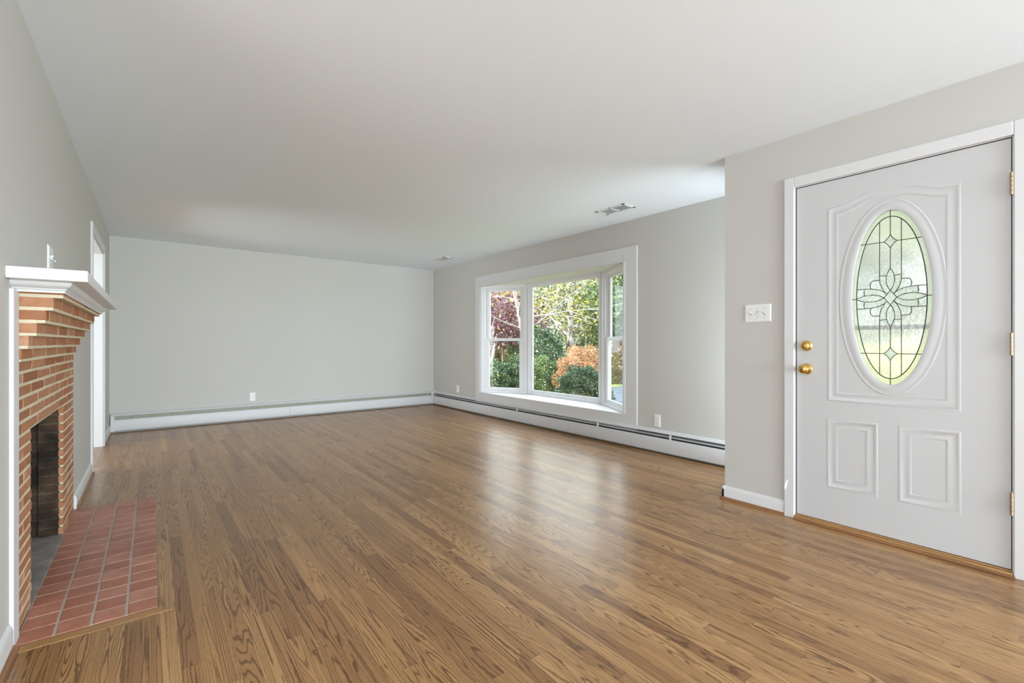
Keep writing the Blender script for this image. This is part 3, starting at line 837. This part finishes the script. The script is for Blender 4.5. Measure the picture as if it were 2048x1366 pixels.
for sy in (1, -1):
    line([(0, OB * sy), (0, 0.349 * sy)]); line([(0, 0.273 * sy), (0, 0.161 * sy)])
    for sx in (1, -1):
        line([(0.048 * sx, ye_(0.048) * sy), (0.048 * sx, 0.125 * sy)])
        line([(0.031 * sx, 0.311 * sy), (xo_(0.311) * sx, 0.311 * sy)])
        line(bez((0, 0.349 * sy), (0.006 * sx, 0.334 * sy), (0.018 * sx, 0.318 * sy), (0.031 * sx, 0.311 * sy), 8))
        line(bez((0, 0.273 * sy), (0.006 * sx, 0.288 * sy), (0.018 * sx, 0.304 * sy), (0.031 * sx, 0.311 * sy), 8))
    fill(bez((0, 0.349 * sy), (0.006, 0.334 * sy), (0.018, 0.318 * sy), (0.031, 0.311 * sy), 6)[:-1] + bez((0.031, 0.311 * sy), (0.018, 0.304 * sy), (0.006, 0.288 * sy), (0, 0.273 * sy), 6)[:-1]
         + bez((0, 0.273 * sy), (-0.006, 0.288 * sy), (-0.018, 0.304 * sy), (-0.031, 0.311 * sy), 6)[:-1] + bez((-0.031, 0.311 * sy), (-0.018, 0.318 * sy), (-0.006, 0.334 * sy), (0, 0.349 * sy), 6)[:-1])
# vertical petals: pointed lens crossing into the centre diamond
v1 = bez((0, 0.161), (0.024, 0.128), (0.026, 0.075), (0, 0.040), 12)
quad(v1)
for sy in (1, -1):
    fill([(p[0], p[1] * sy) for p in v1] + [(-p[0], p[1] * sy) for p in v1[::-1][1:-1]])
quad(bez((0, 0.040), (0.008, 0.028), (0.02, 0.012), (0.029, 0.0), 6))
fill([(0, 0.040), (0.029, 0), (0, -0.040), (-0.029, 0)])
v2 = bez((0.048, 0.125), (0.050, 0.085), (0.040, 0.050), (0.015, 0.020), 12)
quad(v2); quad([(0.048, 0.125), (0.0165, 0.120)])
h1 = bez((0.029, 0.0), (0.055, 0.024), (0.115, 0.028), (0.156, 0.0), 12)
quad(h1)
for sx in (1, -1):
    fill([(p[0] * sx, p[1]) for p in h1] + [(p[0] * sx, -p[1]) for p in h1[::-1][1:-1]])
h2 = bez((0.015, 0.020), (0.034, 0.042), (0.060, 0.056), (0.117, 0.056), 12)
quad(h2); quad([(0.117, 0.056), (0.120, 0.040), (0.117, 0.018)])
quad([(0.117, 0.056), (xe_(0.056), 0.056)]); quad([(0.156, 0.0), (OA, 0.0)])
quad([(0.048, 0.100)] + bez((0.070, 0.100), (0.090, 0.100), (0.095, 0.080), (0.088, 0.056), 8))
for sx in (1, -1):
    for sy in (1, -1):
        fill([(p[0] * sx, p[1] * sy) for p in v2] + [(p[0] * sx, p[1] * sy) for p in v1[::-1][2:-2]])
        fill([(p[0] * sx, p[1] * sy) for p in h2] + [(p[0] * sx, p[1] * sy) for p in h1[::-1][2:-1]])
came.build('lead_came', M['came'], gl, smooth=True)
petals.build('bevel_glass', M['bevel_glass'], gl)
# hardware
db = MB().lathe([(0, 0.033), (0.006, 0.033), (0.010, 0.030), (0.013, 0.027), (0.014, 0.024), (0.020, 0.022), (0.024, 0.019), (0.025, 0.013), (0.022, 0.011), (0.022, 0.001)], (XD, 1.146, 1.088), (-1, 0, 0)).build('deadbolt', M['brass'], door, smooth=True, angle=30)
MB().box((XD - 0.036, 1.1425, 1.077), (XD - 0.020, 1.1495, 1.099)).build('thumb_turn', M['brass'], db, bevel=0.002)
kn = MB().lathe([(0, 0.034), (0.004, 0.034), (0.009, 0.031), (0.013, 0.022), (0.016, 0.014), (0.026, 0.012), (0.031, 0.014), (0.037, 0.022), (0.045, 0.0275), (0.054, 0.0285), (0.061, 0.025), (0.065, 0.017), (0.0665, 0.008), (0.0665, 0.0)], (XD, 1.146, 0.945), (-1, 0, 0), 40).build('door_knob', M['brass'], door, smooth=True, angle=60)
for z in (1.856, 1.100, 0.348):
    hg = MB()
    for i in range(5):
        a = z - 0.053 + i * 0.0213
        hg.lathe([(0, 0.0052), (0.0005, 0.0064), (0.0200, 0.0064), (0.0205, 0.0052)], (XD - 0.0175, 0.2755, a), (0, 0, 1), 14)
    hg.lathe([(0, 0.003), (0.002, 0.0045), (0.005, 0.003), (0.006, 0.001)], (XD - 0.0175, 0.2755, z + 0.053), (0, 0, 1), 12)
    hg.box((XD - 0.016, 0.2735, z - 0.05), (XD - 0.0005, 0.2765, z + 0.05))
    hg.build('hinge', M['brass_old'], door, smooth=True, angle=30)
# frame of the door
fr = MB()
fr.box((XD - 0.001, DRY1 - 0.004, 0), (XD + WT + 0.001, DRY1 + 0.02, DRZ + 0.02)); fr.box((XD - 0.001, DRY0 - 0.02, 0), (XD + WT + 0.001, DRY0 + 0.003, DRZ + 0.02))
fr.box((XD - 0.001, DRY0, DRZ - 0.003), (XD + WT + 0.001, DRY1, DRZ + 0.02))
fr.build('jamb', M['trim'], door)
cs = MB()
for (ya, yb) in ((DRY1 - 0.001, 1.270), (DRY0 - 0.062, DRY0 - 0.0025)):
    cs.box((XD - 0.018, ya, 0), (XD, yb, 2.150))
cs.box((XD - 0.018, DRY0 - 0.0025, DRZ + 0.001), (XD, DRY1 - 0.001, 2.150))
cs.build('casing', M['trim'], door, bevel=0.004)
boxes(((XD + 0.0015, SY1, 0.03), (XD + 0.02, DRY1 - 0.003, DRZ)), ((XD + 0.0015, SY0, SZ1), (XD + 0.02, SY1, DRZ)), ((XD + 0.02, SY0 - 0.004, 0.03), (XD + 0.03, SY0, SZ1))).build('gap_shade_strip', M['gap_dark'], door)  # dark filler strips paint the shade of the gaps round the slab
boxes(((XD + 0.0005, 1.2045, 0.925), (XD + 0.003, 1.209, 0.965)), ((XD + 0.0005, 1.2045, 1.07), (XD + 0.003, 1.209, 1.10))).build('strike_plate', M['metal_grey'], door)
# oak threshold
boxes(((XD - 0.020, DRY0 + 0.0015, 0), (XD + WT, DRY1 - 0.002, 0.022)), ((XD - 0.006, DRY0 + 0.0015, 0.022), (XD + WT, DRY1 - 0.002, 0.030))).build('threshold', M['oak_y'], door, bevel=0.003)
boxes(((XD - 0.036, DRY0 - 0.010, 0), (XD - 0.020, DRY1 - 0.002, 0.013))).build('threshold_strip', M['oak_shoe'], door, bevel=0.004)
# storm door outside the front door
sd = thing('door_2', (XD + WT, 0.742, 0.03), 'storm door outside the front door, seen through the oval glass', None, None, 'structure')
fs = lambda s, d, z: (XD + 0.125 + d, s, z)
m = MB(); frame_ring(m, fs, DRY0 + 0.006, DRY1 - 0.006, 0.035, DRZ - 0.006, 0.08, 0.16, 0.08, 0, 0.03)
m.build('storm_frame', M['vinyl'], sd, bevel=0.003)
boxes(((XD + 0.122, DRY0 + 0.08, 1.183), (XD + 0.150, DRY1 - 0.08, 1.207))).build('mid_rail', M['metal_grey'], sd)
for a, b in ((0.19, 1.185), (1.205, DRZ - 0.08)):
    pane('pane', fs, DRY0 + 0.08, DRY1 - 0.08, a, b, 0.014, sd)

# ------------------------------------------------------------------ outdoors
def mat_ground(name, stops, scale):
    k = Nodes(name)
    tc = k.n('TexCoord').outputs['Object']
    n1 = k.n('TexNoise', {'Vector': tc, 'Scale': scale, 'Detail': 6.0, 'Roughness': 0.7})
    n2 = k.n('TexNoise', {'Vector': tc, 'Scale': scale * 9, 'Detail': 3.0})
    col = k.ramp(k.math('ADD', k.math('MULTIPLY', n1.outputs['Fac'], 0.6), k.math('MULTIPLY', n2.outputs['Fac'], 0.4)), stops)
    return k.out(k.n('BsdfPrincipled', {'Base Color': col, 'Roughness': 0.95, 'Specular IOR Level': 0.1}))
M['lawn'] = mat_ground('lawn_with_fallen_leaves', [(0.36, (0.07, 0.13, 0.04, 1)), (0.48, (0.16, 0.22, 0.07, 1)), (0.56, (0.30, 0.27, 0.12, 1)), (0.66, (0.40, 0.30, 0.16, 1))], 1.6)
M['drive'] = mat_ground('blue_shade_asphalt', [(0.35, (0.065, 0.08, 0.105, 1)), (0.65, (0.11, 0.13, 0.165, 1))], 3.0)  # blue of sky-lit shade put into the asphalt colour
def mat_leaf(name, cols, trans=0.35):
    k = Nodes(name)
    r = k.n('NewGeometry').outputs['Random Per Island']
    col = k.ramp(r, [(i / max(1, len(cols) - 1), c + (1,)) for i, c in enumerate(cols)])
    d = k.n('BsdfDiffuse', {'Color': col}); t = k.n('BsdfTranslucent', {'Color': col})
    gl = k.n('BsdfGlossy', {'Roughness': 0.35, 'Color': (1, 1, 1, 1)})
    m1 = k.n('MixShader', {0: trans, 1: d.outputs[0], 2: t.outputs[0]})
    return k.out(k.n('MixShader', {0: 0.06, 1: m1.outputs[0], 2: gl.outputs[0]}))
LEAF = {
    'green': mat_leaf('green_leaves', [(0.043, 0.093, 0.025), (0.099, 0.161, 0.043), (0.186, 0.223, 0.074)]),
    'pale': mat_leaf('pale_green_leaves', [(0.124, 0.174, 0.074), (0.223, 0.260, 0.124), (0.341, 0.347, 0.211)]),
    'dark': mat_leaf('dark_green_leaves', [(0.022, 0.053, 0.019), (0.050, 0.099, 0.037), (0.093, 0.136, 0.056)], 0.2),
    'yellow': mat_leaf('yellow_leaves', [(0.279, 0.223, 0.031), (0.403, 0.322, 0.062), (0.223, 0.236, 0.062)]),
    'purple': mat_leaf('wine_red_leaves', [(0.062, 0.022, 0.043), (0.149, 0.043, 0.068), (0.223, 0.099, 0.124)]),
    'orange': mat_leaf('orange_leaves', [(0.36, 0.10, 0.045), (0.50, 0.24, 0.12), (0.24, 0.20, 0.06), (0.56, 0.30, 0.20)]),
    'rust': mat_leaf('rust_brown_leaves', [(0.149, 0.087, 0.043), (0.260, 0.161, 0.081), (0.310, 0.223, 0.124)]),
    'lime': mat_leaf('yellow_green_leaves', [(0.46, 0.44, 0.16), (0.58, 0.56, 0.26), (0.40, 0.42, 0.15)]),
    'grey': mat_leaf('grey_green_leaves', [(0.20, 0.23, 0.18), (0.32, 0.35, 0.28), (0.44, 0.46, 0.40)]),
}
def mat_bark(name, c0, c1, c2):
    k = Nodes(name)
    mp = k.n('Mapping', {'Vector': k.n('TexCoord').outputs['Object'], 'Scale': (1.0, 1.0, 0.45)})
    n1 = k.n('TexNoise', {'Vector': mp.outputs[0], 'Scale': 7.0, 'Detail': 5.0, 'Roughness': 0.7})
    return k.out(k.n('BsdfDiffuse', {'Color': k.ramp(n1.outputs['Fac'], [(0.38, c0), (0.50, c1), (0.60, c2)])}))
M['birch'] = mat_bark('mottled_pale_bark', (0.06, 0.05, 0.045, 1), (0.30, 0.27, 0.25, 1), (0.55, 0.52, 0.49, 1))
M['bark'] = mat_bark('grey_brown_bark', (0.07, 0.055, 0.045, 1), (0.15, 0.12, 0.10, 1), (0.26, 0.22, 0.18, 1))
M['bleached'] = mat_bark('bleached_bark', (0.22, 0.19, 0.17, 1), (0.38, 0.35, 0.33, 1), (0.52, 0.49, 0.47, 1))

sn, cs_ = math.sin(TH), math.cos(TH)
def spot(u, F):
    """a place outdoors F metres out and u*F to the right of the view axis"""
    return (F * (sn + u * cs_), F * (cs_ - u * sn))
def leaf_mesh(name, pts, size, mat, parent, rng, aspect=0.6, flat=0.0):
    n = len(pts)
    c = np.asarray(pts, float)
    nrm = rng.normal(size=(n, 3)); nrm[:, 2] += flat; nrm /= np.linalg.norm(nrm, axis=1)[:, None]
    a = rng.normal(size=(n, 3)); a -= nrm * (a * nrm).sum(1)[:, None]; a /= np.linalg.norm(a, axis=1)[:, None]
    b = np.cross(nrm, a)
    s = size * rng.uniform(0.6, 1.4, n)[:, None]
    v = np.stack([c + a * s, c + b * s * aspect, c - a * s, c - b * s * aspect], 1).reshape(-1, 3)
    v -= np.array(parent['_o'])
    me = bpy.data.meshes.new(name)
    me.vertices.add(4 * n); me.vertices.foreach_set('co', v.ravel())
    me.loops.add(4 * n); me.loops.foreach_set('vertex_index', np.arange(4 * n, dtype=np.int32))
    me.polygons.add(n); me.polygons.foreach_set('loop_start', np.arange(0, 4 * n, 4, dtype=np.int32))
    me.update(calc_edges=True)
    me.materials.append(mat)
    o = bpy.data.objects.new(name, me)
    COL.objects.link(o); o.parent = parent
    return o
def tree(name, u, F, height, r, crown, leaf, n, size, bark, label, seed, group=None, low=0.25, lean=(0, 0), cat='tree', limbs=9, twig=1.0, spread=0.45):
    rng = np.random.default_rng(seed)
    x, y = spot(u, F)
    t = thing(name, (x, y, GZ), label, cat, group)
    top = np.array([x + lean[0], y + lean[1], GZ + height])
    base = np.array([x, y, GZ - 0.05])
    k = 9
    bend = rng.normal(size=2) * r * 1.2
    def axis(f):
        p = base + (top - base) * f
        p[:2] += bend * math.sin(math.pi * f)
        return p
    m = MB()
    m.tube([axis(i / k) for i in range(k + 1)], [r * (1 - 0.85 * i / k) * (1.25 if i == 0 else 1) for i in range(k + 1)], 10)
    m.build('trunk', bark, t, smooth=True)
    br_ = MB(); tips = []
    for i in range(limbs):
        f = low + (0.95 - low) * (i + rng.uniform(0, 0.8)) / limbs
        p0 = axis(f)
        ang = i * 2.399 + rng.uniform(-0.5, 0.5)
        L = crown * (1.0 - 0.55 * abs(f - 0.45)) * rng.uniform(0.7, 1.1)
        d = np.array([math.cos(ang), math.sin(ang), rng.uniform(0.05, 0.6)])
        pts = [p0]
        for j in range(1, 6):
            d = d + rng.normal(size=3) * 0.16
            pts.append(pts[-1] + d * L / 5)
        rr = r * (1 - 0.8 * f) * 0.5
        br_.tube(pts, [rr * (1 - 0.17 * j) for j in range(6)], 6)
        tips += pts[2:]
        for j in (2, 3, 4):
            e = d * 0.5 + rng.normal(size=3) * 0.6
            q = [pts[j], pts[j] + e * L * 0.22, pts[j] + e * L * 0.40 + rng.normal(size=3) * 0.1]
            br_.tube(q, [rr * 0.4, rr * 0.28, rr * 0.12], 5)
            tips.append(q[-1])
    br_.build('branches', bark, t, smooth=True)
    if n:
        tips = np.array(tips)
        idx = rng.integers(0, len(tips), n)
        pts = tips[idx] + rng.normal(size=(n, 3)) * crown * spread * np.array([1, 1, 0.7]) * 0.6
        pts[:, 2] = np.maximum(pts[:, 2], GZ + 0.15)
        leaf_mesh('foliage', pts, size, leaf, t, rng)
    return t
def shrub(name, u, F, rad, height, leaf, n, size, label, seed, group=None, cat='shrub', base=0.0):
    rng = np.random.default_rng(seed)
    x, y = spot(u, F)
    t = thing(name, (x, y, GZ), label, cat, group)
    m = MB()
    for i in range(9):
        a = rng.uniform(0, 6.28); d = np.array([math.cos(a) * rad * 0.6, math.sin(a) * rad * 0.6, height * rng.uniform(0.6, 0.9)])
        m.tube([(x, y, GZ - 0.03), tuple(np.array([x, y, GZ]) + d * 0.5 + rng.normal(size=3) * 0.04), tuple(np.array([x, y, GZ]) + d)], [0.02, 0.013, 0.005], 5)
    m.build('stems', M['bark'], t)
    v = rng.normal(size=(n, 3)); v /= np.linalg.norm(v, axis=1)[:, None]
    lump = 1 + 0.16 * np.sin(v[:, 0] * 7 + seed) * np.cos(v[:, 1] * 6) + 0.12 * np.sin(v[:, 2] * 9 + v[:, 0] * 5)
    rr = lump * rng.uniform(0.70, 1.04, n) ** 0.6
    pts = v * rr[:, None] * np.array([rad, rad, height / 2]) + np.array([x, y, GZ + base + height / 2])
    pts[:, 2] = np.maximum(pts[:, 2], GZ + 0.03)
    leaf_mesh('foliage', pts, size, leaf, t, rng)
    return t
struct(boxes(((XR + WT, -40, GZ - 0.3), (70, 70, GZ)), ((-40, YB + WT, GZ - 0.3), (XR + WT, 70, GZ)), ((XD + WT, -40, GZ - 0.3), (XR + WT, YD - WT, GZ))).build('ground', M['lawn']), 'lawn with fallen leaves outside')
DRV = [spot(0.185, 12.0), spot(0.17, 15.5), spot(0.30, 17.5), spot(0.52, 15.0), spot(0.50, 11.0), spot(0.28, 9.4)]
struct(MB().prism(DRV, lambda p, t_: (p[0], p[1], t_), GZ - 0.01, GZ + 0.012).build('path_1', M['drive']), 'driveway outside with blue shade put into its colour')

# nearest planting under the bay window
shrub('shrub', 0.150, 11.2, 0.60, 1.42, LEAF['orange'], 16000, 0.019, 'rounded shrub of glowing orange and pink leaves outside the picture pane', 11)
shrub('shrub', 0.153, 9.9, 0.56, 1.02, LEAF['dark'], 15000, 0.021, 'dark green shrub in front of the orange shrub', 12)
shrub('shrub', 0.066, 11.6, 0.50, 1.18, LEAF['green'], 14000, 0.021, 'mid green bushy shrub at the lower left of the picture pane', 13)
shrub('shrub', -0.034, 12.6, 0.50, 1.02, LEAF['dark'], 13000, 0.021, 'dark green shrub at the lower left of the left sash window', 14)
shrub('shrub', 0.012, 12.8, 0.48, 1.12, LEAF['dark'], 13000, 0.021, 'dark green shrub at the lower right of the left sash window', 15)
shrub('evergreen_shrub', 0.064, 15.5, 0.75, 1.95, LEAF['dark'], 9000, 0.04, 'deep green evergreen shrub behind the mid green shrub', 16)
shrub('evergreen_shrub', 0.020, 17.5, 0.55, 2.1, LEAF['green'], 6000, 0.04, 'tall narrow green shrub right of the wine red maple', 17)
shrub('shrub', 0.222, 17.8, 0.9, 1.7, LEAF['rust'], 6000, 0.045, 'rust brown shrub behind the driveway in the right sash window', 18)
tree('japanese_maple', -0.018, 16.8, 3.1, 0.055, 1.15, LEAF['purple'], 4200, 0.05, M['bark'], 'small japanese maple with wine red leaves and slender dark trunk', 21, low=0.42, limbs=10)
tree('birch_tree', 0.1275, 18.0, 6.2, 0.17, 1.7, LEAF['yellow'], 2200, 0.055, M['birch'], 'pale mottled birch trunk with sparse yellow leaves in the picture pane', 22, low=0.22, limbs=15)
tree('slim_tree', 0.159, 21.0, 5.4, 0.075, 1.2, LEAF['pale'], 1800, 0.06, M['birch'], 'slim pale tree just right of the birch', 23, low=0.3, limbs=10)
tree('bare_tree', 0.040, 15.2, 4.4, 0.075, 2.3, LEAF['yellow'], 420, 0.05, M['bleached'], 'bare bleached tree with crooked white limbs behind the left mullion', 24, low=0.42, lean=(-0.5, 0.7), limbs=12)
tree('bare_tree', -0.052, 18.5, 6.0, 0.09, 2.2, LEAF['lime'], 900, 0.06, M['bleached'], 'leaning bleached tree with yellow tufts at the left of the left sash window', 25, low=0.35, lean=(0.9, -0.6), limbs=10)
tree('oak_tree', 0.235, 19.5, 4.8, 0.16, 1.8, LEAF['green'], 9000, 0.075, M['bark'], 'green leafy tree with dark limbs in the right sash window', 26, low=0.25, limbs=14)
bl = thing('boulder', spot(0.098, 17.0) + (GZ,), 'pale beige boulder beyond the shrubs left of the birch', 'boulder')
def rock(seed, rad, cz):
    b_ = bmesh.new(); bmesh.ops.create_icosphere(b_, subdivisions=3, radius=1)
    rg = np.random.default_rng(seed); ph = rg.uniform(0, 6, 6)
    m = MB(); ox, oy, oz = bl['_o']
    vs = []
    for v in b_.verts:
        c = v.co; f = 1 + 0.12 * math.sin(3 * c.x + ph[0]) * math.cos(4 * c.y + ph[1]) + 0.09 * math.sin(6 * c.z + ph[2] + 2 * c.x)
        vs.append((ox + c.x * rad[0] * f, oy + c.y * rad[1] * f, oz + cz + c.z * rad[2] * f))
    m.add(vs, [tuple(v.index for v in f.verts) for f in b_.faces]); b_.free()
    return m
rock(4, (0.33, 0.28, 0.62), 0.45).build('stone', plain('beige_stone', (0.55, 0.48, 0.38, 1), 0.9, vary=0.3, vscale=4), bl, smooth=True)

# woods that close the garden, each tree with its own trunk and crown
rng0 = np.random.default_rng(77)
kinds = [('pale', 'pale green leafy tree in the woods behind the garden'), ('grey', 'grey green hazy tree in the woods behind the garden'),
         ('lime', 'yellow green autumn tree in the woods behind the garden'), ('dark', 'dark evergreen tree in the woods behind the garden'),
         ('rust', 'rust brown autumn tree in the woods behind the garden')]
order = [0, 1, 3, 2, 0, 4, 1, 0, 3, 2, 1, 0, 4, 2, 0, 1, 3, 0, 2, 1]
for i, kd in enumerate(order):
    u = -0.14 + 0.50 * i / (len(order) - 1) + rng0.uniform(-0.012, 0.012)
    F = [24, 30, 36, 27, 33][i % 5] + rng0.uniform(-1.5, 1.5)
    key, lb = kinds[kd]
    tree('woodland_tree', u, F, rng0.uniform(4.7, 5.8) * (F / 31) ** 0.7, 0.13, 2.1 * F / 30, LEAF[key], 5200, 0.11, M['bark'] if i % 3 else M['birch'], lb, 100 + i, 'trees of the woods behind the garden', low=0.12, limbs=13, spread=0.5)
# planting beyond the front door, seen blurred through the oval glass
for i, (x, y, lb) in enumerate(((10.2, 1.1, 'right'), (10.6, 2.2, 'middle'), (10.3, 3.3, 'left'))):
    F = x * sn + y * cs_; u = (x * cs_ - y * sn) / F
    shrub('forsythia_shrub', u, F, 0.75, 1.45, LEAF['lime'], 6000, 0.045, 'yellow green shrub outside the front door, %s one of three' % lb, 40 + i, 'shrubs beyond the front door')
for i, (x, y, lb) in enumerate(((17.0, 0.6, 'rightmost'), (18.0, 3.0, 'middle'), (17.5, 5.4, 'leftmost'))):
    F = x * sn + y * cs_; u = (x * cs_ - y * sn) / F
    tree('roadside_tree', u, F, 6.5, 0.12, 2.0, LEAF['grey'], 8000, 0.10, M['bark'], 'grey green tree far beyond the front door, %s of three' % lb, 50 + i, 'trees beyond the front door', low=0.15, limbs=12)
